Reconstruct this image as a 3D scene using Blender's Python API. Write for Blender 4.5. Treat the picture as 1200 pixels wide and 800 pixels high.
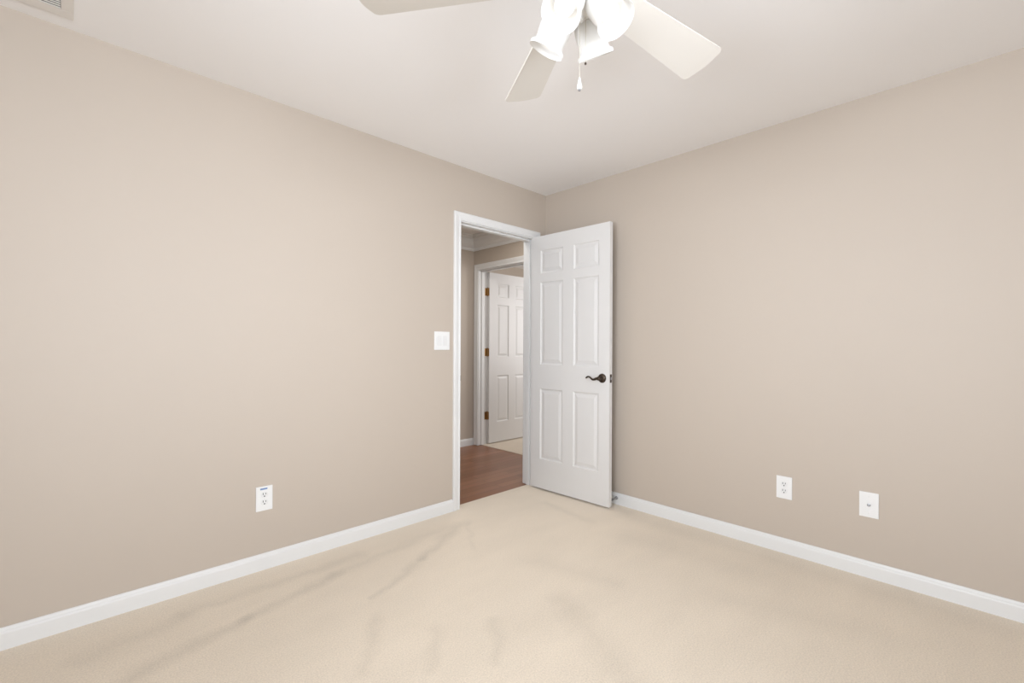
import bpy, bmesh, math, random
from mathutils import Vector, Matrix

random.seed(4)
for o in list(bpy.data.objects):
    bpy.data.objects.remove(o)
S = bpy.context.scene
C = S.collection
PI = math.pi

# ---------------------------------------------------------------- camera
# world frame: origin = floor corner of left wall (y=0) and right wall (x=0)
YAW, ROLL, FPX, HY = 0.79977, 0.004806, 534.175, 405.588
fw = Vector((math.cos(YAW), math.sin(YAW), 0))
r0 = Vector((math.sin(YAW), -math.cos(YAW), 0))
u0 = Vector((0, 0, 1))
rt = r0 * math.cos(ROLL) + u0 * math.sin(ROLL)
up = -r0 * math.sin(ROLL) + u0 * math.cos(ROLL)
cam = bpy.data.cameras.new('camera')
cam.sensor_width = 36
cam.lens = FPX / 1200 * 36
cam.shift_y = (HY - 400) / 1200
cam.clip_start = 0.02
camo = bpy.data.objects.new('camera', cam)
C.objects.link(camo)
camo.matrix_world = Matrix(((rt.x, up.x, -fw.x, -2.90883), (rt.y, up.y, -fw.y, -2.58893),
                            (rt.z, up.z, -fw.z, 1.15935), (0, 0, 0, 1)))
S.camera = camo

# ---------------------------------------------------------------- light
S.view_settings.view_transform = 'Standard'
S.view_settings.look = 'None'
S.view_settings.gamma = 1
S.view_settings.use_curve_mapping = False
S.view_settings.exposure = 0.60
W = bpy.data.worlds.new('World')
S.world = W
W.use_nodes = True
W.node_tree.nodes['Background'].inputs[0].default_value = (0.80, 0.90, 1.0, 1)
W.node_tree.nodes['Background'].inputs[1].default_value = 1.0


def area(name, loc, rot, sx, sy, power, col):
    l = bpy.data.lights.new(name, 'AREA')
    l.shape = 'RECTANGLE'
    l.size, l.size_y, l.energy, l.color = sx, sy, power, col
    o = bpy.data.objects.new(name, l)
    C.objects.link(o)
    o.location, o.rotation_euler = loc, rot
    return o


# daylight entering by the two windows behind the camera
# (sky and sunlit ground: the panels lean back so that most of it travels level or upward)
TILT = math.radians(2)
area('daylight_front_window', (-2.45, -4.02, 1.40), (PI / 2 + TILT, 0, 0), 1.8, 1.5, 43, (0.93, 0.985, 1.07)).data.spread = math.radians(110)
area('daylight_back_window', (-4.17, -2.25, 1.40), (PI / 2 + TILT, 0, -PI / 2), 1.8, 1.5, 43, (0.93, 0.985, 1.07)).data.spread = math.radians(110)
# added unseen fill lamps that brighten the hall and the room across it
area('hall_fill', (-0.25, 0.50, 2.42), (0, 0, 0), 0.4, 0.4, 6.5, (1.0, 0.96, 0.91))
area('far_room_fill', (2.2, 0.20, 1.5), (PI / 2, 0, 0), 1.2, 1.3, 17, (0.98, 0.98, 1.0))


# ---------------------------------------------------------------- materials
def lin(r, g, b):
    f = lambda c: (c / 255 / 12.92) if c / 255 <= .04045 else ((c / 255 + .055) / 1.055) ** 2.4
    return (f(r), f(g), f(b), 1)


def mat(name, col, rough=0.5, metal=0.0, bump=0.0, bscale=200, spec=0.5, var=0.0, vscale=3):
    m = bpy.data.materials.new(name)
    m.use_nodes = True
    n, k = m.node_tree.nodes, m.node_tree.links
    b = n['Principled BSDF']
    b.inputs['Roughness'].default_value = rough
    b.inputs['Metallic'].default_value = metal
    b.inputs['Specular IOR Level'].default_value = spec
    tc = n.new('ShaderNodeTexCoord')
    nz = n.new('ShaderNodeTexNoise')
    nz.inputs['Scale'].default_value = vscale
    nz.inputs['Detail'].default_value = 4
    k.new(tc.outputs['Object'], nz.inputs['Vector'])
    mix = n.new('ShaderNodeMix')
    mix.data_type = 'RGBA'
    mix.inputs['A'].default_value = tuple(c * (1 - var) for c in col[:3]) + (1,)
    mix.inputs['B'].default_value = tuple(min(1, c * (1 + var)) for c in col[:3]) + (1,)
    k.new(nz.outputs['Fac'], mix.inputs['Factor'])
    k.new(mix.outputs['Result'], b.inputs['Base Color'])
    if bump:
        bz = n.new('ShaderNodeTexNoise')
        bz.inputs['Scale'].default_value = bscale
        bz.inputs['Detail'].default_value = 3
        k.new(tc.outputs['Object'], bz.inputs['Vector'])
        bp = n.new('ShaderNodeBump')
        bp.inputs['Strength'].default_value = bump
        bp.inputs['Distance'].default_value = 0.002
        k.new(bz.outputs['Fac'], bp.inputs['Height'])
        k.new(bp.outputs['Normal'], b.inputs['Normal'])
    return m


M = {}
M['wall'] = mat('beige_wall_paint', (0.55, 0.478, 0.406, 1), 0.55, bump=0.06, bscale=220, spec=0.35, var=0.01)
M['ceiling'] = mat('ceiling_paint', (0.92, 0.90, 0.885, 1), 0.85, bump=0.08, bscale=160, spec=0.2, var=0.008)
M['trim'] = mat('white_trim_paint', (0.80, 0.80, 0.79, 1), 0.35, spec=0.5, var=0.005)
M['door'] = mat('white_door_paint', (0.765, 0.755, 0.74, 1), 0.4, bump=0.04, bscale=90, spec=0.5, var=0.005)
M['plastic'] = mat('white_plastic', (0.85, 0.85, 0.84, 1), 0.3, spec=0.5)
M['plastic_face'] = mat('receptacle_plastic', (0.80, 0.80, 0.79, 1), 0.35, spec=0.5)
M['slot'] = mat('dark_slot', (0.05, 0.05, 0.05, 1), 0.6)
M['sticker'] = mat('blue_sticker', (0.16, 0.27, 0.50, 1), 0.5)
M['bronze'] = mat('aged_bronze', (0.085, 0.065, 0.05, 1), 0.32, metal=0.85, var=0.15, vscale=60)
M['brass'] = mat('polished_brass', (0.40, 0.24, 0.095, 1), 0.35, metal=0.85, var=0.1, vscale=40)
M['steel'] = mat('brushed_steel', (0.42, 0.42, 0.43, 1), 0.35, metal=0.9)
M['rubber'] = mat('grey_rubber', (0.18, 0.18, 0.18, 1), 0.7)
M['fan_white'] = mat('fan_white_enamel', (0.84, 0.825, 0.80, 1), 0.35, spec=0.5)
M['blade'] = mat('fan_blade_white', (0.76, 0.725, 0.67, 1), 0.45, spec=0.3, var=0.01)
M['vent'] = mat('vent_enamel', (0.78, 0.745, 0.70, 1), 0.5)
M['louver'] = mat('louver_enamel', (0.84, 0.84, 0.82, 1), 0.4)
M['duct'] = mat('duct_interior', (0.14, 0.14, 0.14, 1), 0.8)
M['chain'] = mat('chain_metal', (0.62, 0.58, 0.50, 1), 0.35, metal=0.7)
M['frame'] = mat('window_vinyl', (0.85, 0.85, 0.84, 1), 0.4)


def carpet_mat(name, marks):
    m = bpy.data.materials.new(name)
    m.use_nodes = True
    n, k = m.node_tree.nodes, m.node_tree.links
    b = n['Principled BSDF']
    b.inputs['Roughness'].default_value = 0.95
    b.inputs['Specular IOR Level'].default_value = 0.1
    b.inputs['Sheen Weight'].default_value = 0.55
    b.inputs['Sheen Roughness'].default_value = 0.55
    b.inputs['Sheen Tint'].default_value = (1.0, 0.93, 0.84, 1)

    def math_(op, a, bb=None, clamp=False):
        q = n.new('ShaderNodeMath')
        q.operation = op
        q.use_clamp = clamp
        for i, v in enumerate((a, bb)):
            if v is None:
                continue
            if isinstance(v, (int, float)):
                q.inputs[i].default_value = v
            else:
                k.new(v, q.inputs[i])
        return q.outputs[0]

    tc = n.new('ShaderNodeTexCoord')
    # wobble the coordinates so pile marks have ragged edges
    wz = n.new('ShaderNodeTexNoise')
    wz.inputs['Scale'].default_value = 9
    wz.inputs['Detail'].default_value = 5
    k.new(tc.outputs['Object'], wz.inputs['Vector'])
    vs = n.new('ShaderNodeVectorMath')
    vs.operation = 'MULTIPLY_ADD'
    k.new(wz.outputs['Color'], vs.inputs[0])
    vs.inputs[1].default_value = (0.10, 0.10, 0)
    vs.inputs[2].default_value = (-0.05, -0.05, 0)
    va = n.new('ShaderNodeVectorMath')
    va.operation = 'ADD'
    k.new(vs.outputs[0], va.inputs[0])
    k.new(tc.outputs['Object'], va.inputs[1])
    sp = n.new('ShaderNodeSeparateXYZ')
    k.new(va.outputs[0], sp.inputs[0])
    X, Y = sp.outputs[0], sp.outputs[1]
    total = None
    for (x0, y0, x1, y1, w0, w1, s) in marks:
        L = math.hypot(x1 - x0, y1 - y0)
        dx, dy = (x1 - x0) / L, (y1 - y0) / L
        px, py = math_('SUBTRACT', X, x0), math_('SUBTRACT', Y, y0)
        t = math_('ADD', math_('MULTIPLY', px, dx), math_('MULTIPLY', py, dy))
        tcl = math_('MINIMUM', math_('MAXIMUM', t, 0.0), L)
        qx = math_('SUBTRACT', px, math_('MULTIPLY', tcl, dx))
        qy = math_('SUBTRACT', py, math_('MULTIPLY', tcl, dy))
        d = math_('SQRT', math_('ADD', math_('MULTIPLY', qx, qx), math_('MULTIPLY', qy, qy)))
        w = math_('ADD', math_('MULTIPLY', tcl, (w1 - w0) / L), w0)
        v = math_('MULTIPLY', math_('SUBTRACT', 1.0, math_('DIVIDE', d, w), True), s)
        total = v if total is None else math_('ADD', total, v)
    big = n.new('ShaderNodeTexNoise')
    big.inputs['Scale'].default_value = 2.6
    big.inputs['Detail'].default_value = 5
    big.inputs['Roughness'].default_value = 0.6
    mp = n.new('ShaderNodeMapping')
    mp.inputs['Rotation'].default_value = (0, 0, math.radians(-38))
    mp.inputs['Scale'].default_value = (0.55, 1.5, 1)
    k.new(va.outputs[0], mp.inputs['Vector'])
    k.new(mp.outputs[0], big.inputs['Vector'])
    fine = n.new('ShaderNodeTexNoise')
    fine.inputs['Scale'].default_value = 170
    fine.inputs['Detail'].default_value = 3
    k.new(tc.outputs['Object'], fine.inputs['Vector'])
    v = math_('ADD', math_('MULTIPLY', math_('SUBTRACT', big.outputs['Fac'], 0.5), 0.22),
              math_('MULTIPLY', math_('SUBTRACT', fine.outputs['Fac'], 0.5), 0.55))
    if total is not None:
        v = math_('SUBTRACT', v, math_('MULTIPLY', total, 0.85))
    v = math_('ADD', v, 0.95)
    cb = n.new('ShaderNodeVectorMath')
    cb.operation = 'SCALE'
    cb.inputs[0].default_value = CARPET
    k.new(v, cb.inputs['Scale'])
    k.new(cb.outputs[0], b.inputs['Base Color'])
    bp = n.new('ShaderNodeBump')
    bp.inputs['Strength'].default_value = 0.2
    bp.inputs['Distance'].default_value = 0.004
    k.new(fine.outputs['Fac'], bp.inputs['Height'])
    k.new(bp.outputs['Normal'], b.inputs['Normal'])
    return m


CARPET = (0.775, 0.675, 0.548)
MARKS = [
    # x0, y0, x1, y1, width at start, width at end, strength : tracks left in the pile
    (-2.75, -0.53, -2.37, -0.43, 0.09, 0.05, 0.15),
    (-2.37, -0.43, -1.93, -0.315, 0.05, 0.06, 0.15),
    (-1.93, -0.315, -1.15, -0.20, 0.08, 0.05, 0.09),
    (-2.55, -0.19, -1.75, -0.20, 0.05, 0.06, 0.12),
    (-2.85, -0.28, -2.55, -0.22, 0.09, 0.06, 0.10),
    (-1.90, -0.64, -1.52, -0.47, 0.03, 0.05, 0.15),
    (-1.52, -0.47, -1.08, -0.22, 0.05, 0.07, 0.16),
    (-1.0, -0.20, -1.25, -0.58, 0.03, 0.03, 0.07),
    (-1.96, -0.79, -2.15, -1.06, 0.05, 0.04, 0.10),
    (-1.82, -1.04, -1.98, -1.22, 0.05, 0.04, 0.09),
    (-1.62, -1.16, -1.78, -1.36, 0.05, 0.04, 0.09),
    (-1.28, -1.25, -1.52, -1.78, 0.10, 0.12, 0.10),
    (-1.10, -0.92, -0.98, -1.32, 0.12, 0.10, 0.08),
    (-0.38, -0.36, -0.42, -0.78, 0.05, 0.06, 0.10),
    (-0.45, -1.10, -0.38, -1.75, 0.16, 0.18, 0.07),
    (-0.15, -0.90, -0.14, -2.60, 0.12, 0.14, 0.07),
    (-0.75, -1.75, -0.55, -2.30, 0.12, 0.14, 0.06),
]
M['carpet'] = carpet_mat('beige_carpet', MARKS)
M['carpet_plain'] = carpet_mat('beige_carpet_across_hall', [])


def wood_mat():
    m = bpy.data.materials.new('brown_hardwood_planks')
    m.use_nodes = True
    n, k = m.node_tree.nodes, m.node_tree.links
    b = n['Principled BSDF']
    b.inputs['Roughness'].default_value = 0.33
    tc = n.new('ShaderNodeTexCoord')
    br = n.new('ShaderNodeTexBrick')
    br.inputs['Scale'].default_value = 1
    br.inputs['Brick Width'].default_value = 0.9
    br.inputs['Row Height'].default_value = 0.083
    br.inputs['Mortar Size'].default_value = 0.0012
    br.inputs['Color1'].default_value = (0.31, 0.128, 0.06, 1)
    br.inputs['Color2'].default_value = (0.44, 0.20, 0.105, 1)
    br.inputs['Mortar'].default_value = (0.06, 0.03, 0.015, 1)
    br.offset = 0.37
    k.new(tc.outputs['Object'], br.inputs['Vector'])
    mp = n.new('ShaderNodeMapping')
    mp.inputs['Scale'].default_value = (2.5, 40, 1)
    k.new(tc.outputs['Object'], mp.inputs['Vector'])
    nz = n.new('ShaderNodeTexNoise')
    nz.inputs['Scale'].default_value = 2.0
    nz.inputs['Detail'].default_value = 6
    k.new(mp.outputs[0], nz.inputs['Vector'])
    mx = n.new('ShaderNodeMix')
    mx.data_type = 'RGBA'
    mx.blend_type = 'MULTIPLY'
    mx.inputs['Factor'].default_value = 0.35
    k.new(br.outputs['Color'], mx.inputs['A'])
    k.new(nz.outputs['Color'], mx.inputs['B'])
    k.new(mx.outputs['Result'], b.inputs['Base Color'])
    bp = n.new('ShaderNodeBump')
    bp.inputs['Strength'].default_value = 0.15
    bp.inputs['Distance'].default_value = 0.002
    k.new(nz.outputs['Fac'], bp.inputs['Height'])
    k.new(bp.outputs['Normal'], b.inputs['Normal'])
    return m


M['wood'] = wood_mat()


def frosted_mat():
    m = bpy.data.materials.new('frosted_white_glass')
    m.use_nodes = True
    n, k = m.node_tree.nodes, m.node_tree.links
    b = n['Principled BSDF']
    out = n['Material Output']
    b.inputs['Base Color'].default_value = (0.82, 0.815, 0.80, 1)
    b.inputs['Roughness'].default_value = 0.3
    nz = n.new('ShaderNodeTexNoise')
    nz.inputs['Scale'].default_value = 18
    bp = n.new('ShaderNodeBump')
    bp.inputs['Strength'].default_value = 0.05
    k.new(nz.outputs['Fac'], bp.inputs['Height'])
    k.new(bp.outputs['Normal'], b.inputs['Normal'])
    t = n.new('ShaderNodeBsdfTranslucent')
    t.inputs['Color'].default_value = (0.95, 0.93, 0.90, 1)
    mx = n.new('ShaderNodeMixShader')
    mx.inputs[0].default_value = 0.30
    k.new(b.outputs[0], mx.inputs[1])
    k.new(t.outputs[0], mx.inputs[2])
    k.new(mx.outputs[0], out.inputs[0])
    return m


M['frosted'] = frosted_mat()


def emit_mat(name, col, st):
    m = bpy.data.materials.new(name)
    m.use_nodes = True
    b = m.node_tree.nodes['Principled BSDF']
    b.inputs['Base Color'].default_value = (0.9, 0.9, 0.88, 1)
    b.inputs['Emission Color'].default_value = col
    b.inputs['Emission Strength'].default_value = st
    return m


M['bulb'] = emit_mat('lit_bulb', (1.0, 0.97, 0.93, 1), 1.1)


def pane_mat():
    m = bpy.data.materials.new('window_glass')
    m.use_nodes = True
    n, k = m.node_tree.nodes, m.node_tree.links
    out = n['Material Output']
    tr = n.new('ShaderNodeBsdfTransparent')
    gl = n.new('ShaderNodeBsdfGlossy')
    gl.inputs['Roughness'].default_value = 0.02
    mx = n.new('ShaderNodeMixShader')
    mx.inputs[0].default_value = 0.06
    k.new(tr.outputs[0], mx.inputs[1])
    k.new(gl.outputs[0], mx.inputs[2])
    k.new(mx.outputs[0], out.inputs[0])
    return m


M['pane'] = pane_mat()


# ---------------------------------------------------------------- mesh helpers
class MB:
    def __init__(self):
        self.bm = bmesh.new()

    def box(self, x0, x1, y0, y1, z0, z1, bev=0.0, seg=2):
        r = bmesh.ops.create_cube(self.bm, size=1)
        vs = r['verts']
        for v in vs:
            v.co = Vector(((x0 + x1) / 2 + v.co.x * (x1 - x0), (y0 + y1) / 2 + v.co.y * (y1 - y0),
                           (z0 + z1) / 2 + v.co.z * (z1 - z0)))
        if bev:
            es = list({e for v in vs for e in v.link_edges})
            bmesh.ops.bevel(self.bm, geom=es, offset=bev, segments=seg, profile=0.5, affect='EDGES')
        return self

    def prism(self, pts, mtx, length):
        """2-D outline pts (u, v) placed by mtx and pushed `length` along its local z."""
        a = [self.bm.verts.new(mtx @ Vector((p[0], p[1], 0))) for p in pts]
        b = [self.bm.verts.new(mtx @ Vector((p[0], p[1], length))) for p in pts]
        n = len(pts)
        for i in range(n):
            self.bm.faces.new((a[i], a[(i + 1) % n], b[(i + 1) % n], b[i]))
        self.bm.faces.new(a[::-1])
        self.bm.faces.new(b)
        return self

    def lathe(self, prof, mtx=Matrix(), n=40, closed=False):
        """profile of (radius, height) turned about local z."""
        rings = []
        for r, h in prof:
            if r < 1e-6:
                rings.append([self.bm.verts.new(mtx @ Vector((0, 0, h)))])
            else:
                rings.append([self.bm.verts.new(mtx @ Vector((r * math.cos(2 * PI * i / n), r * math.sin(2 * PI * i / n), h)))
                              for i in range(n)])
        pairs = list(zip(rings, rings[1:]))
        if closed:
            pairs.append((rings[-1], rings[0]))
        for A, B in pairs:
            for i in range(n):
                j = (i + 1) % n
                if len(A) == 1 and len(B) == 1:
                    continue
                if len(A) == 1:
                    self.bm.faces.new((A[0], B[i], B[j]))
                elif len(B) == 1:
                    self.bm.faces.new((A[i], A[j], B[0]))
                else:
                    self.bm.faces.new((A[i], A[j], B[j], B[i]))
        return self

    def tube(self, pts, radii, n=12):
        pts = [Vector(p) for p in pts]
        if isinstance(radii, (int, float)):
            radii = [radii] * len(pts)
        rings, ref = [], None
        for i, p in enumerate(pts):
            t = (pts[min(i + 1, len(pts) - 1)] - pts[max(i - 1, 0)]).normalized()
            if ref is None:
                ref = Vector((0, 0, 1)) if abs(t.z) < .9 else Vector((1, 0, 0))
            a = (ref - t * ref.dot(t)).normalized()
            ref = a
            c = t.cross(a)
            rings.append([self.bm.verts.new(p + (a * math.cos(2 * PI * k / n) + c * math.sin(2 * PI * k / n)) * radii[i])
                          for k in range(n)])
        for A, B in zip(rings, rings[1:]):
            for i in range(n):
                j = (i + 1) % n
                self.bm.faces.new((A[i], A[j], B[j], B[i]))
        self.bm.faces.new(rings[0][::-1])
        self.bm.faces.new(rings[-1])
        return self

    def build(self, name, m, parent=None, smooth=False, mtx=None):
        bmesh.ops.recalc_face_normals(self.bm, faces=self.bm.faces)
        if mtx is not None:
            self.bm.transform(mtx)
        me = bpy.data.meshes.new(name)
        self.bm.to_mesh(me)
        self.bm.free()
        me.materials.append(m)
        if smooth:
            for p in me.polygons:
                p.use_smooth = True
            try:
                me.set_sharp_from_angle(angle=math.radians(40))
            except Exception:
                pass
        o = bpy.data.objects.new(name, me)
        C.objects.link(o)
        if parent is not None:
            o.parent = parent
        return o


def struct(o, label=None, cat=None):
    o['kind'] = 'structure'
    if label:
        o['label'] = label
        o['category'] = cat
    return o


def thing(name, label, cat, loc, rot=(0, 0, 0), group=None):
    o = bpy.data.objects.new(name, None)
    o.empty_display_size = 0.05
    C.objects.link(o)
    o.location, o.rotation_euler = loc, rot
    o['label'], o['category'] = label, cat
    if group:
        o['group'] = group
    return o


# ---------------------------------------------------------------- room shell
H = 2.44
XB, YF = -3.70, -3.55          # back wall plane x, front wall plane y (both behind the camera)
T = 0.115                      # wall thickness
OX0, OX1, OZ = -0.926, -0.125, 2.066   # rough opening in the left wall (jamb lining fills 18 mm)
HY1 = 1.59                     # hall far wall
BX0, BX1 = 0.52, 0.648         # wall across the hall that holds the second door
BY0, BY1, BZ = 0.722, 1.518, 2.058
FX, FY = 3.3, 2.7              # far limits of the room across the hall

m = MB()
m.box(XB - T, OX0, 0, T, 0, H)
m.box(OX1, FX, 0, T, 0, H)
m.box(OX0, OX1, 0, T, OZ, H)
struct(m.build('wall_left', M['wall']), 'long beige wall on the left with the open doorway', 'wall')
struct(MB().box(0, T, YF - T, 0, 0, H).build('wall_right', M['wall']),
       'plain beige wall on the right behind the open door', 'wall')


def window_wall(name, axis, plane, a0, a1, w0, w1, z0, z1, out):
    q = MB()
    lo, hi = (plane, plane + out) if out > 0 else (plane + out, plane)
    for (s0, s1, t0, t1) in ((a0, w0, 0, H), (w1, a1, 0, H), (w0, w1, 0, z0), (w0, w1, z1, H)):
        if axis == 'y':
            q.box(s0, s1, lo, hi, t0, t1)
        else:
            q.box(lo, hi, s0, s1, t0, t1)
    return struct(q.build(name, M['wall']))


window_wall('wall_front', 'y', YF, XB, 0, -3.25, -1.65, 0.80, 2.05, -T)
window_wall('wall_back', 'x', XB, YF, 0, -3.05, -1.45, 0.80, 2.05, -T)


def window(name, mtx, label):
    """double-hung window, local x across, z up, y = 0 on the room face of the wall."""
    w, z0, z1 = 1.6, 0.80, 2.05
    q = MB()
    for (a, b, c, d) in ((0, w, z0, z0 + .05), (0, w, z1 - .05, z1), (0, .05, z0 + .05, z1 - .05), (w - .05, w, z0 + .05, z1 - .05),
                         (w / 2 - .03, w / 2 + .03, z0 + .05, z1 - .05)):
        q.box(a, b, -.095, -.03, c, d)
    for a, b in ((.05, w / 2 - .03), (w / 2 + .03, w - .05)):
        q.box(a, b, -.085, -.045, (z0 + z1) / 2 - .02, (z0 + z1) / 2 + .02)
    o = struct(q.build(name, M['frame'], mtx=mtx), label, 'window')
    MB().box(.05, w / 2 - .03, -.066, -.062, z0 + .05, z1 - .05).build('pane', M['pane'], o, mtx=mtx)
    MB().box(w / 2 + .03, w - .05, -.066, -.062, z0 + .05, z1 - .05).build('pane', M['pane'], o, mtx=mtx)
    s = MB().box(-.07, w + .07, -.03, .05, z0 - .025, z0 - .001, .004)
    s.box(-.06, w + .06, .0005, .016, z0 - .085, z0 - .026)
    s.box(-.06, -.001, .0005, .016, z0, z1 + .06)
    s.box(w + .001, w + .06, .0005, .016, z0, z1 + .06)
    s.box(-.001, w + .001, .0005, .016, z1 + .001, z1 + .06)
    s.build('casing', M['trim'], o, mtx=mtx)
    return o


window('window_1', Matrix.Translation((-3.25, YF, 0)), 'white twin window in the wall opposite the doorway wall')
window('window_2', Matrix.Translation((XB, -1.45, 0)) @ Matrix.Rotation(-PI / 2, 4, 'Z'),
       'white twin window in the wall opposite the plain right wall')

struct(MB().box(XB, 0, YF, 0.062, -0.10, 0.0).build('floor', M['carpet']), 'beige carpet with vacuum marks in the bedroom', 'carpet')
struct(MB().box(-3.0, 0.575, 0.062, HY1, -0.10, -0.004).build('floor_hall', M['wood']),
       'brown hardwood plank floor of the hall beyond the doorway', 'floor')
struct(MB().box(0.575, FX, 0.062, FY, -0.10, 0.0).build('floor_beyond', M['carpet_plain']),
       'strip of beige carpet across the hall under the second door', 'carpet')
struct(MB().box(XB - T, T, YF - T, T, H, H + 0.1).build('ceiling', M['ceiling']), 'white flat bedroom ceiling', 'ceiling')
q = MB().box(-3.1, T, T, FY, H, H + 0.1)
q.box(T, FX, 0, FY, H, H + 0.1)
struct(q.build('ceiling_hall', M['ceiling']), 'ceiling of the hall seen at the top of the doorway', 'ceiling')

# hall and the room across it
struct(MB().box(-3.0, BX1, HY1, HY1 + T, 0, H).build('wall_hall_back', M['wall']),
       'shaded beige end wall of the hall seen through the doorway', 'wall')
struct(MB().box(-3.1, -3.0, T, HY1 + T, 0, H).build('wall_hall_left', M['wall']))
q = MB()
q.box(BX0, BX1, T, BY0, 0, H)
q.box(BX0, BX1, BY1, HY1, 0, H)
q.box(BX0, BX1, BY0, BY1, BZ, H)
struct(q.build('wall_hall_right', M['wall']), 'beige hall wall around the second doorway', 'wall')
struct(MB().box(FX, FX + .1, 0, FY, 0, H).build('wall_beyond_right', M['wall']))
q = MB().box(BX1, FX, FY, FY + .1, 0, H)
q.box(BX0, BX1, HY1 + T, FY, 0, H)
struct(q.build('wall_beyond_back', M['wall']))

# ---------------------------------------------------------------- trim
BASE = [(0, 0), (0.014, 0), (0.014, 0.060), (0.0125, 0.066), (0.0085, 0.071), (0.007, 0.077), (0.004, 0.082), (0, 0.082)]


def run(q, prof, p0, p1, nrm):
    """extrude a (depth, height) profile from p0 to p1; nrm = horizontal direction the trim faces."""
    p0, p1, nrm = Vector(p0), Vector(p1), Vector(nrm)
    d = (p1 - p0).normalized()
    mt = Matrix.Identity(4)
    for i, v in enumerate((nrm, Vector((0, 0, 1)), d)):
        for r in range(3):
            mt[r][i] = v[r]
    mt.translation = p0
    q.prism(prof, mt, (p1 - p0).length)


CO = 0.063                      # visible casing + reveal
CXL, CXR = -0.971, -0.080       # outer casing edges of the near doorway
q = MB()
run(q, BASE, (XB, 0, 0), (CXL, 0, 0), (0, -1, 0))
run(q, BASE, (CXR, 0, 0), (-0.014, 0, 0), (0, -1, 0))
struct(q.build('baseboard_left', M['trim']), 'white baseboard along the left wall', 'baseboard')
q = MB()
run(q, BASE, (0, 0, 0), (0, YF, 0), (-1, 0, 0))
struct(q.build('baseboard_right', M['trim']), 'white baseboard along the right wall', 'baseboard')
q = MB()
run(q, BASE, (XB, 0 - .014, 0), (XB, YF + .014, 0), (1, 0, 0))
struct(q.build('baseboard_back', M['trim']))
q = MB()
run(q, BASE, (XB, YF, 0), (-.014, YF, 0), (0, 1, 0))
struct(q.build('baseboard_front', M['trim']))
q = MB()
run(q, BASE, (-3.0, HY1, -.004), (BX0, HY1, -.004), (0, -1, 0))
struct(q.build('baseboard_hall', M['trim']), 'white baseboard at the foot of the hall end wall', 'baseboard')

# crown moulding of the hall
CROWN = [(0, 0), (0.010, 0), (0.016, 0.018), (0.018, 0.030), (0.030, 0.040), (0.052, 0.062), (0.072, 0.092), (0.082, 0.118),
         (0.096, 0.126), (0.098, 0.140), (0.112, 0.150), (0.115, 0.165), (0, 0.165)]
q = MB()
run(q, CROWN, (-3.0, HY1, H - .165), (BX0, HY1, H - .165), (0, -1, 0))
run(q, CROWN, (BX0, T, H - .165), (BX0, HY1, H - .165), (-1, 0, 0))
run(q, CROWN, (-3.0, T, H - .165), (BX0, T, H - .165), (0, 1, 0))
struct(q.build('trim_crown', M['trim']), 'white stepped crown moulding at the top of the hall walls', 'moulding')

CAS = [(0, 0), (0.012, 0), (0.013, 0.004), (0.010, 0.012), (0.010, 0.020), (0.014, 0.030), (0.0165, 0.042), (0.0165, 0.052),
       (0.013, 0.056), (0, 0.056)]   # (depth, distance from the opening edge)


def casing(q, a0, a1, zt, to3, w=0.056, z0=0.0):
    """mitred three-sided casing round an opening a0..a1 (inner edges), head at zt; to3(a, depth, z) -> point."""
    k = w / 0.056
    rows = []
    for d, e in CAS:
        e *= k
        rows.append([(a0 - e, z0), (a0 - e, zt + e), (a1 + e, zt + e), (a1 + e, z0)])
    vs = [[q.bm.verts.new(to3(a, CAS[i][0], z)) for a, z in row] for i, row in enumerate(rows)]
    n = len(vs)
    for i in range(n):
        for j in range(3):
            q.bm.faces.new((vs[i][j], vs[i][j + 1], vs[(i + 1) % n][j + 1], vs[(i + 1) % n][j]))
    q.bm.faces.new([vs[i][0] for i in range(n)])
    q.bm.faces.new([vs[i][3] for i in range(n)][::-1])


# near doorway: lining, stop and casings
q = MB()
JX0, JX1, JZ = -0.908, -0.143, 2.048
q.box(OX0, JX0, -.0005, T + .0005, 0, JZ)
q.box(JX1, OX1, -.0005, T + .0005, 0, JZ)
q.box(OX0, OX1, -.0005, T + .0005, JZ, OZ)
q.box(JX0, JX0 + .011, .040, .075, 0, JZ - .011, .002)
q.box(JX1 - .011, JX1, .040, .075, 0, JZ - .011, .002)
q.box(JX0, JX1, .040, .075, JZ - .011, JZ, .002)
casing(q, JX0 - .006, JX1 + .006, JZ + .006, lambda a, d, z: Vector((a, -d, z)), 0.057)
casing(q, JX0 - .006, JX1 + .006, JZ + .006, lambda a, d, z: Vector((a, T + d, z)), 0.057)
frame1 = struct(q.build('trim_1', M['trim']), 'white casing and jamb around the doorway to the hall', 'door frame')
q = MB().box(JX0 - .0005, JX0 + .0015, .006, .034, .90, .96, .001)
q.box(JX0 - .001, JX0 + .0035, -.005, .006, .912, .950, .001)
q.build('strike_plate', M['bronze'], frame1)

# second doorway across the hall
q = MB()
KY0, KY1, KZ = 0.740, 1.500, 2.040
q.box(BX0 - .0005, BX1 + .0005, KY1, BY1, 0, KZ)
q.box(BX0 - .0005, BX1 + .0005, BY0, KY0, 0, KZ)
q.box(BX0 - .0005, BX1 + .0005, BY0, BY1, KZ, BZ)
q.box(.560, .598, KY1 - .011, KY1, 0, KZ - .011, .002)
q.box(.560, .598, KY0, KY0 + .011, 0, KZ - .011, .002)
q.box(.560, .598, KY0, KY1, KZ - .011, KZ, .002)
casing(q, KY0 - .006, KY1 + .006, KZ + .006, lambda a, d, z: Vector((BX0 - d, a, z)), 0.066)
casing(q, KY0 - .006, KY1 + .006, KZ + .006, lambda a, d, z: Vector((BX1 + d, a, z)), 0.057)
struct(q.build('trim_2', M['trim']), 'white casing and jamb of the second doorway across the hall', 'door frame')


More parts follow.
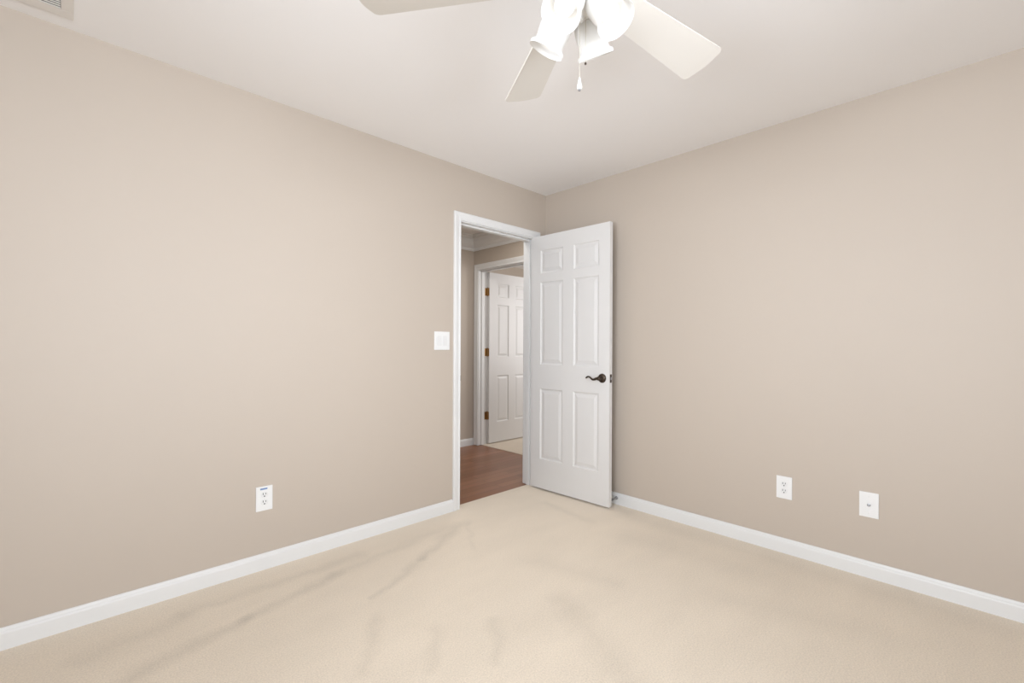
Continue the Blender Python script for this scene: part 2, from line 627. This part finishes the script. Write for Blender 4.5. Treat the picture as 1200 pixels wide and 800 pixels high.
# ---------------------------------------------------------------- six-panel doors
def six_panel_leaf(width, height, thick, cols, rows):
    """leaf in local frame: x 0..width from the hinge, z 0..height, front face y=0 (looks to -y), back y=thick."""
    q = MB()
    bm = q.bm
    xs = [0] + [c for p in cols for c in p] + [width]
    zs = [0] + [r for p in rows for r in p] + [height]
    steps = [(0.004, 0.0055), (0.011, 0.0085), (0.017, 0.0085), (0.040, 0.0025)]

    def face(y, sgn):
        for i in range(len(xs) - 1):
            for j in range(len(zs) - 1):
                x0, x1, z0, z1 = xs[i], xs[i + 1], zs[j], zs[j + 1]
                ring = [bm.verts.new((a, y, b)) for a, b in ((x0, z0), (x1, z0), (x1, z1), (x0, z1))]
                if i % 2 and j % 2:
                    for ins, dep in steps:
                        nr = [bm.verts.new((a, y + sgn * dep, b)) for a, b in
                              ((x0 + ins, z0 + ins), (x1 - ins, z0 + ins), (x1 - ins, z1 - ins), (x0 + ins, z1 - ins))]
                        for k in range(4):
                            bm.faces.new((ring[k], ring[(k + 1) % 4], nr[(k + 1) % 4], nr[k]))
                        ring = nr
                bm.faces.new(ring)

    face(0, 1)
    face(thick, -1)
    c = [[bm.verts.new((a, y, b)) for a, b in ((0, 0), (width, 0), (width, height), (0, height))] for y in (0, thick)]
    for k in range(4):
        bm.faces.new((c[0][k], c[0][(k + 1) % 4], c[1][(k + 1) % 4], c[1][k]))
    bmesh.ops.remove_doubles(bm, verts=bm.verts, dist=1e-5)
    return q


ROWS = [(0.237, 0.805), (1.001, 1.665), (1.738, 1.922)]
# near door, swung open into the bedroom towards the right wall
ANG = math.radians(-90 + 1.9)
DW, DH, DT = 0.742, 2.040, 0.036
door1 = six_panel_leaf(DW, DH, DT, [(0.096, 0.322), (0.424, 0.650)], ROWS).build('door_1', M['door'])
door1.location = (-0.1725, -0.003, 0.013)
door1.rotation_euler = (0, 0, ANG)
struct(door1, 'white six-panel door standing open into the bedroom with a bronze lever', 'door')


def lever(parent, x, z, sgn, y0):
    """rosette and wave-shaped lever; sgn = -1 on the front face, 1 on the back."""
    q = MB()
    mt = Matrix.Translation((x, y0, z)) @ Matrix.Rotation(PI / 2 if sgn < 0 else -PI / 2, 4, 'X')
    q.lathe([(0, -.0), (.0335, 0), (.0335, .003), (.031, .007), (.024, .011), (.0165, .013), (.0145, .018), (.013, .030), (.0145, .036),
             (.0155, .046), (.014, .053), (.009, .057), (0, .058)], mt, 32)
    r = q.build('door_handle', M['bronze'], parent, True)
    q = MB()
    y = y0 + sgn * .047
    P = [(x - .004, y, z - .001), (x - .020, y, z - .002), (x - .038, y - sgn * .001, z - .0085), (x - .054, y - sgn * .003, z - .0095),
         (x - .070, y - sgn * .006, z - .001), (x - .085, y - sgn * .009, z + .0075), (x - .099, y - sgn * .012, z + .0085),
         (x - .112, y - sgn * .015, z + .003), (x - .120, y - sgn * .016, z - .004)]
    # smooth the path
    R = [.0105, .0100, .0085, .0072, .0062, .0058, .0058, .0060, .0050]
    pts, rad = [], []
    for i in range(len(P) - 1):
        p0, p1, p2, p3 = [Vector(P[min(max(i + k, 0), len(P) - 1)]) for k in (-1, 0, 1, 2)]
        for s in range(4):
            t = s / 4
            pts.append(.5 * ((2 * p1) + (p2 - p0) * t + (2 * p0 - 5 * p1 + 4 * p2 - p3) * t * t + (3 * p1 - p0 - 3 * p2 + p3) * t ** 3))
            rad.append(R[i] * (1 - t) + R[i + 1] * t)
    pts.append(Vector(P[-1]))
    rad.append(.003)
    q.tube(pts, rad, 12)
    q.build('lever', M['bronze'], r, True)
    return r


lever(door1, 0.682, 0.919, -1, 0.0)
lever(door1, 0.682, 0.919, 1, DT)
q = MB().box(DW - .0005, DW + .0012, .006, DT - .006, .889, .949, .0005)
latch = q.build('latch_plate', M['bronze'], door1)
q = MB().box(DW + .001, DW + .009, .012, DT - .012, .909, .929, .002)
q.build('latch_bolt', M['steel'], latch)


def hinge(parent, mt, m_, z):
    q = MB()
    q.tube([(0, 0, z - .045), (0, 0, z + .045)], .0065, 14)
    q.tube([(0, 0, z - .050), (0, 0, z - .0452)], [.003, .005], 10)
    q.tube([(0, 0, z + .0452), (0, 0, z + .052)], [.0062, .003], 10)
    for k in (-.027, -.009, .009, .027):
        q.tube([(0, 0, z + k - .0005), (0, 0, z + k + .0005)], .0069, 14)
    q.box(.0, .030, -.0012, .0012, z - .045, z + .045)
    q.box(-.0012, .0012, .0, .032, z - .045, z + .045)
    return q.build('hinge', m_, parent, True, mtx=mt)


for z in (0.22, 1.03, 1.80):
    hinge(door1, Matrix.Translation((-.0035, DT + .002, 0)) @ Matrix.Rotation(-PI / 2, 4, 'Z'), M['bronze'], z)

# door across the hall, swung into its room; its -y face looks at the camera
door2 = six_panel_leaf(0.755, 2.020, 0.035, [(0.128, 0.318), (0.430, 0.630)],
                       [(0.240, 0.795), (1.018, 1.645), (1.735, 1.900)]).build('door_2', M['door'])
door2.location = (0.653, 1.462, 0.012)
struct(door2, 'white six-panel door with brass hinges in the room across the hall', 'door')
for z in (0.325, 1.075, 1.790):
    q = MB()
    q.tube([(-.004, .028, z - .045), (-.004, .028, z + .045)], .0085, 14)
    q.tube([(-.004, .028, z - .053), (-.004, .028, z - .0452)], [.003, .006], 10)
    q.tube([(-.004, .028, z + .0452), (-.004, .028, z + .054)], [.007, .003], 10)
    q.box(-.038, -.006, .0355, .0378, z - .045, z + .045)
    q.box(-.0016, -.0002, .002, .033, z - .045, z + .045)
    h = q.build('hinge', M['brass'], door2, True)
    h['label'] = 'brass hinge'
q = MB().lathe([(0, 0), (.030, 0), (.029, .006), (.013, .010), (.012, .030), (.024, .040), (.027, .052), (.022, .064), (0, .068)],
               Matrix.Translation((.695, 0, .93)) @ Matrix.Rotation(PI / 2, 4, 'X'), 28)
q.build('door_knob', M['brass'], door2, True)

# ---------------------------------------------------------------- wall plates (local: x right, z up, wall face y=0, looks to -y)
def plate(w, h, holes=None):
    return MB().box(-w / 2, w / 2, -.0065, -.0003, -h / 2, h / 2, .0022, 3)


def screw(parent, x, z, r=.0035):
    q = MB().lathe([(0, 0), (r, 0), (r, .0008), (r * .6, .0014), (0, .0015)],
                   Matrix.Translation((x, -.0062, z)) @ Matrix.Rotation(PI / 2, 4, 'X'), 16)
    return q.build('screw', M['plastic_face'], parent, True)


def receptacle(parent, zc):
    q = MB()
    pts = []
    for i in range(36):                       # round face with flattened top and bottom
        a = 2 * PI * i / 36
        pts.append((.0172 * math.cos(a), max(-.0140, min(.0140, .0172 * math.sin(a)))))
    q.prism(pts, Matrix.Translation((0, -.0060, zc)) @ Matrix.Rotation(PI / 2, 4, 'X'), .0022)
    r = q.build('receptacle', M['plastic_face'], parent)
    q = MB()
    q.box(-.0078, -.0050, -.0086, -.0080, zc + .000, zc + .0100)
    q.box(.0050, .0078, -.0086, -.0080, zc + .001, zc + .0090)
    q.lathe([(0, 0), (.0032, 0), (.0032, .0006), (0, .0006)], Matrix.Translation((0, -.0080, zc - .0075)) @ Matrix.Rotation(PI / 2, 4, 'X'), 16)
    q.build('slot', M['slot'], r)
    return r


def outlet(label, loc, rz):
    t = thing('wall_outlet', label, 'outlet', loc, (0, 0, rz), 'duplex outlets on the walls')
    plate(.079, .126).build('cover_plate', M['plastic'], t)
    receptacle(t, .0195)
    receptacle(t, -.0195)
    screw(t, 0, 0)
    return t


o1 = outlet('white duplex outlet with a blue sticker low on the left wall', (-2.181, 0, 0.366), 0)
MB().box(-.020, .014, -.0070, -.0064, .046, .054, .0001, 1).build('sticker', M['sticker'], o1)['label'] = 'blue sticker'
o2 = outlet('white duplex outlet on the right wall, nearer the open door', (0, -1.815, 0.368), -PI / 2)

t = thing('cable_outlet', 'white cable plate on the right wall, right of the outlet', 'wall plate', (0, -2.196, 0.366), (0, 0, -PI / 2))
plate(.079, .126).build('cover_plate', M['plastic'], t)
screw(t, 0, .042)
screw(t, 0, -.042)
q = MB().lathe([(0, 0), (.0075, 0), (.0075, .004), (.0048, .0045), (.0048, .011), (.0035, .0112), (.0035, .006), (0, .006)],
               Matrix.Translation((0, -.0060, 0)) @ Matrix.Rotation(PI / 2, 4, 'X'), 24)
q.build('coax_connector', M['steel'], t, True)

t = thing('light_switch', 'white two-gang rocker switch on the left wall beside the doorway', 'light switch', (-1.069, 0, 1.195))
plate(.126, .126).build('cover_plate', M['plastic'], t)
for x in (-.023, .023):
    q = MB()
    q.prism([(0, -.0335), (.0020, -.0335), (.0046, -.012), (.0024, .0335), (0, .0335)],
            Matrix.Translation((x - .0165, -.0060, 0)) @ Matrix(((0, 0, 1, 0), (-1, 0, 0, 0), (0, 1, 0, 0), (0, 0, 0, 1))), .033)
    q.build('rocker', M['plastic_face'], t)

# door stop on the right baseboard
t = thing('door_stop', 'small metal door stop on the baseboard beside the open door', 'door stop', (-.014, -0.722, 0.048), (0, 0, 0))
mt = Matrix.Rotation(-PI / 2, 4, 'Y')
MB().lathe([(0, 0), (.013, 0), (.012, .004), (.007, .007), (0, .0075)], mt, 24).build('base', M['steel'], t, True)
q = MB()
q.lathe([(0, .004), (.0042, .004), (.0042, .060), (0, .060)], mt, 16)
for i in range(14):
    q.lathe([(.0036, .012 + i * .0032), (.0056, .0128 + i * .0032), (.0056, .0138 + i * .0032), (.0036, .0146 + i * .0032)], mt, 16)
q.build('rod', M['steel'], t, True)
MB().lathe([(0, .056), (.0085, .056), (.0092, .062), (.0085, .074), (.006, .0775), (0, .078)], mt, 20).build('rubber_tip', M['rubber'], t, True)

# ---------------------------------------------------------------- ceiling vent
t = thing('ceiling_vent', 'white louvred air vent on the ceiling near the left wall', 'vent', (-3.075, -0.235, H))
VL, VW = 0.35, 0.29            # along the wall, away from the wall
q = MB()
fr, fn = 0.036, 0.054      # plain border, wider border along the wall side
for (a, b, c, d) in ((-VL / 2, VL / 2, VW / 2 - fn, VW / 2), (-VL / 2, VL / 2, -VW / 2, -VW / 2 + fr),
                     (-VL / 2, -VL / 2 + fr, -VW / 2 + fr, VW / 2 - fn), (VL / 2 - fr, VL / 2, -VW / 2 + fr, VW / 2 - fn)):
    q.box(a, b, c, d, -.007, -.0003, .002)
q.build('frame', M['vent'], t)
MB().box(-VL / 2 + fr, VL / 2 - fr, -VW / 2 + fr, VW / 2 - fn, -.0012, -.0004).build('backing', M['duct'], t)
nl = 13
for i in range(nl):
    y = -VW / 2 + fr + (i + .5) * (VW - fr - fn) / nl
    q = MB()
    q.box(-VL / 2 + fr + .001, VL / 2 - fr - .001, -.0047, .0047, -.0006, .0006)
    q.build('louver', M['louver'], t, mtx=Matrix.Translation((0, y, -.0068)) @ Matrix.Rotation(math.radians(4), 4, 'X'))

# ---------------------------------------------------------------- ceiling fan
FXc, FYc, BZc = -1.902, -1.814, 2.170
fan = thing('ceiling_fan', 'white five-blade ceiling fan with four frosted glass lights', 'ceiling fan', (FXc, FYc, H))


def zf(z):
    return z - H


MB().lathe([(0, 0), (.078, 0), (.080, -.010), (.074, -.040), (.060, -.060), (0, -.060)]).build('canopy', M['fan_white'], fan, True)
MB().lathe([(0, -.058), (.060, -.058), (.105, -.075), (.128, -.100), (.132, -.150), (.128, -.205), (.110, -.232), (.080, -.245), (0, -.245)],
           n=56).build('motor_housing', M['fan_white'], fan, True)
MB().lathe([(0, zf(2.194)), (.060, zf(2.194)), (.060, zf(2.150)), (.052, zf(2.140)), (.052, zf(2.115)), (0, zf(2.115))],
           n=48).build('switch_housing', M['fan_white'], fan, True)
light_kit = MB().lathe([(0, zf(2.1148)), (.056, zf(2.1148)), (.058, zf(2.105)), (.050, zf(2.085)), (.030, zf(2.072)), (.012, zf(2.066)), (.010, zf(2.056)), (0, zf(2.052))],
                       n=48).build('light_fitter', M['fan_white'], fan, True)

RB, PITCH = 0.632, 0.2521
for ang in (-7.1, 59.2, 127.6, 200.0, 272.0):
    mt = Matrix.Translation((0, 0, zf(BZc))) @ Matrix.Rotation(math.radians(ang), 4, 'Z') @ Matrix.Rotation(-PITCH, 4, 'X')
    hw = lambda r: (0.1033 + (0.150 - 0.1033) * (r - .2) / (RB - .2)) / 2
    pts = [(.165, -hw(.165) + .012), (.175, -hw(.175))]
    cr = 0.020                     # rounded outer corners, slightly bowed tip
    pts += [(RB - cr + cr * math.sin(a) - .004, -hw(RB) + cr - cr * math.cos(a)) for a in [i * PI / 2 / 6 for i in range(7)]]
    pts += [(RB + .003 - .007 * (s / .055) ** 2, s) for s in (-.03, -.01, .01, .03)]
    pts += [(RB - cr + cr * math.cos(a) - .004, hw(RB) - cr + cr * math.sin(a)) for a in [i * PI / 2 / 6 for i in range(7)]]
    pts += [(.175, hw(.175)), (.165, hw(.165) - .012)]
    q = MB().prism(pts, mt @ Matrix.Translation((0, 0, -.0025)), .005)
    b = q.build('blade', M['blade'], fan)
    q = MB()
    q.prism([(.085, -.016), (.150, -.014), (.200, -.036), (.225, -.030), (.235, 0), (.225, .030), (.200, .036), (.150, .014), (.085, .016)],
            mt @ Matrix.Translation((0, 0, .0032)), .004)
    q.build('blade_iron', M['fan_white'], b)

# four lights: socket arm, frosted bell shade, bulb
SH = [(.0285, 0), (.0300, .004), (.0380, .010), (.0440, .020), (.0465, .034), (.0462, .050), (.0440, .066), (.0420, .078), (.0425, .087),
      (.0455, .0925), (.0505, .0955), (.0525, .099), (.0525, .106)]
prof = SH + [(.0520, .1072)] + [(r - .0028, h + .0004) for r, h in SH[::-1][1:]]
for az in (101, 11, 191, 281):
    a = math.radians(az)
    out = Vector((math.cos(a), math.sin(a), 0))
    rim = out * .107 + Vector((0, 0, zf(2.014)))
    ax = (out * .057 + Vector((0, 0, -.092))).normalized()
    neck = rim - ax * .106
    rot = Vector((0, 0, 1)).rotation_difference(ax).to_matrix().to_4x4()
    mt = Matrix.Translation(neck) @ rot
    s = MB().lathe(prof, mt, 48, closed=True).build('lamp_shade', M['frosted'], fan, True)
    q = MB()
    q.lathe([(0, -.022), (.018, -.022), (.022, -.014), (.026, -.006), (.027, .006), (.0255, .012), (.016, .014), (.016, .022), (0, .022)], mt, 32)
    st = Vector((out.x * .036, out.y * .036, zf(2.093)))
    q.tube([st, (st + neck) / 2 + Vector((0, 0, .004)), neck - ax * .016], .010, 14)
    q.build('socket', M['fan_white'], s, True)
    MB().lathe([(0, .0222), (.013, .0222), (.0135, .032), (.018, .042), (.0240, .054), (.0265, .066), (.0240, .078), (.0150, .088), (0, .092)],
               mt, 28).build('bulb', M['bulb'], s, True)

# pull chains
for (dx, dy, z0, z1, kn) in ((0.0005, -0.0005, 2.060, 1.901, True), (0.012, -0.012, 2.072, 1.941, False)):
    q = MB()
    q.tube([(dx, dy, zf(z0)), (dx, dy, zf(z1))], .0006, 8)
    z = z0
    while z > z1:
        q.lathe([(0, .0012), (.0008, .0008), (.0011, 0), (.0008, -.0008), (0, -.0012)], Matrix.Translation((dx, dy, zf(z))), 8)
        z -= .0042
    c = q.build('pull_chain', M['chain'], fan, True)
    if kn:
        MB().lathe([(0, 0), (.0022, -.001), (.0042, -.012), (.0068, -.024), (.0072, -.029), (.0060, -.032), (0, -.0325)],
                   Matrix.Translation((dx, dy, zf(z1))), 20).build('pull_knob', M['fan_white'], c, True)
        MB().lathe([(0, 0), (.0035, 0), (.0035, -.004), (0, -.005)], Matrix.Translation((dx, dy, zf(z1) - .0325)), 12).build('knob_tip', M['steel'], c, True)
    else:
        MB().lathe([(0, .002), (.0028, .001), (.0032, -.003), (0, -.006)], Matrix.Translation((dx, dy, zf(z1))), 12).build('knob_tip', M['bronze'], c, True)
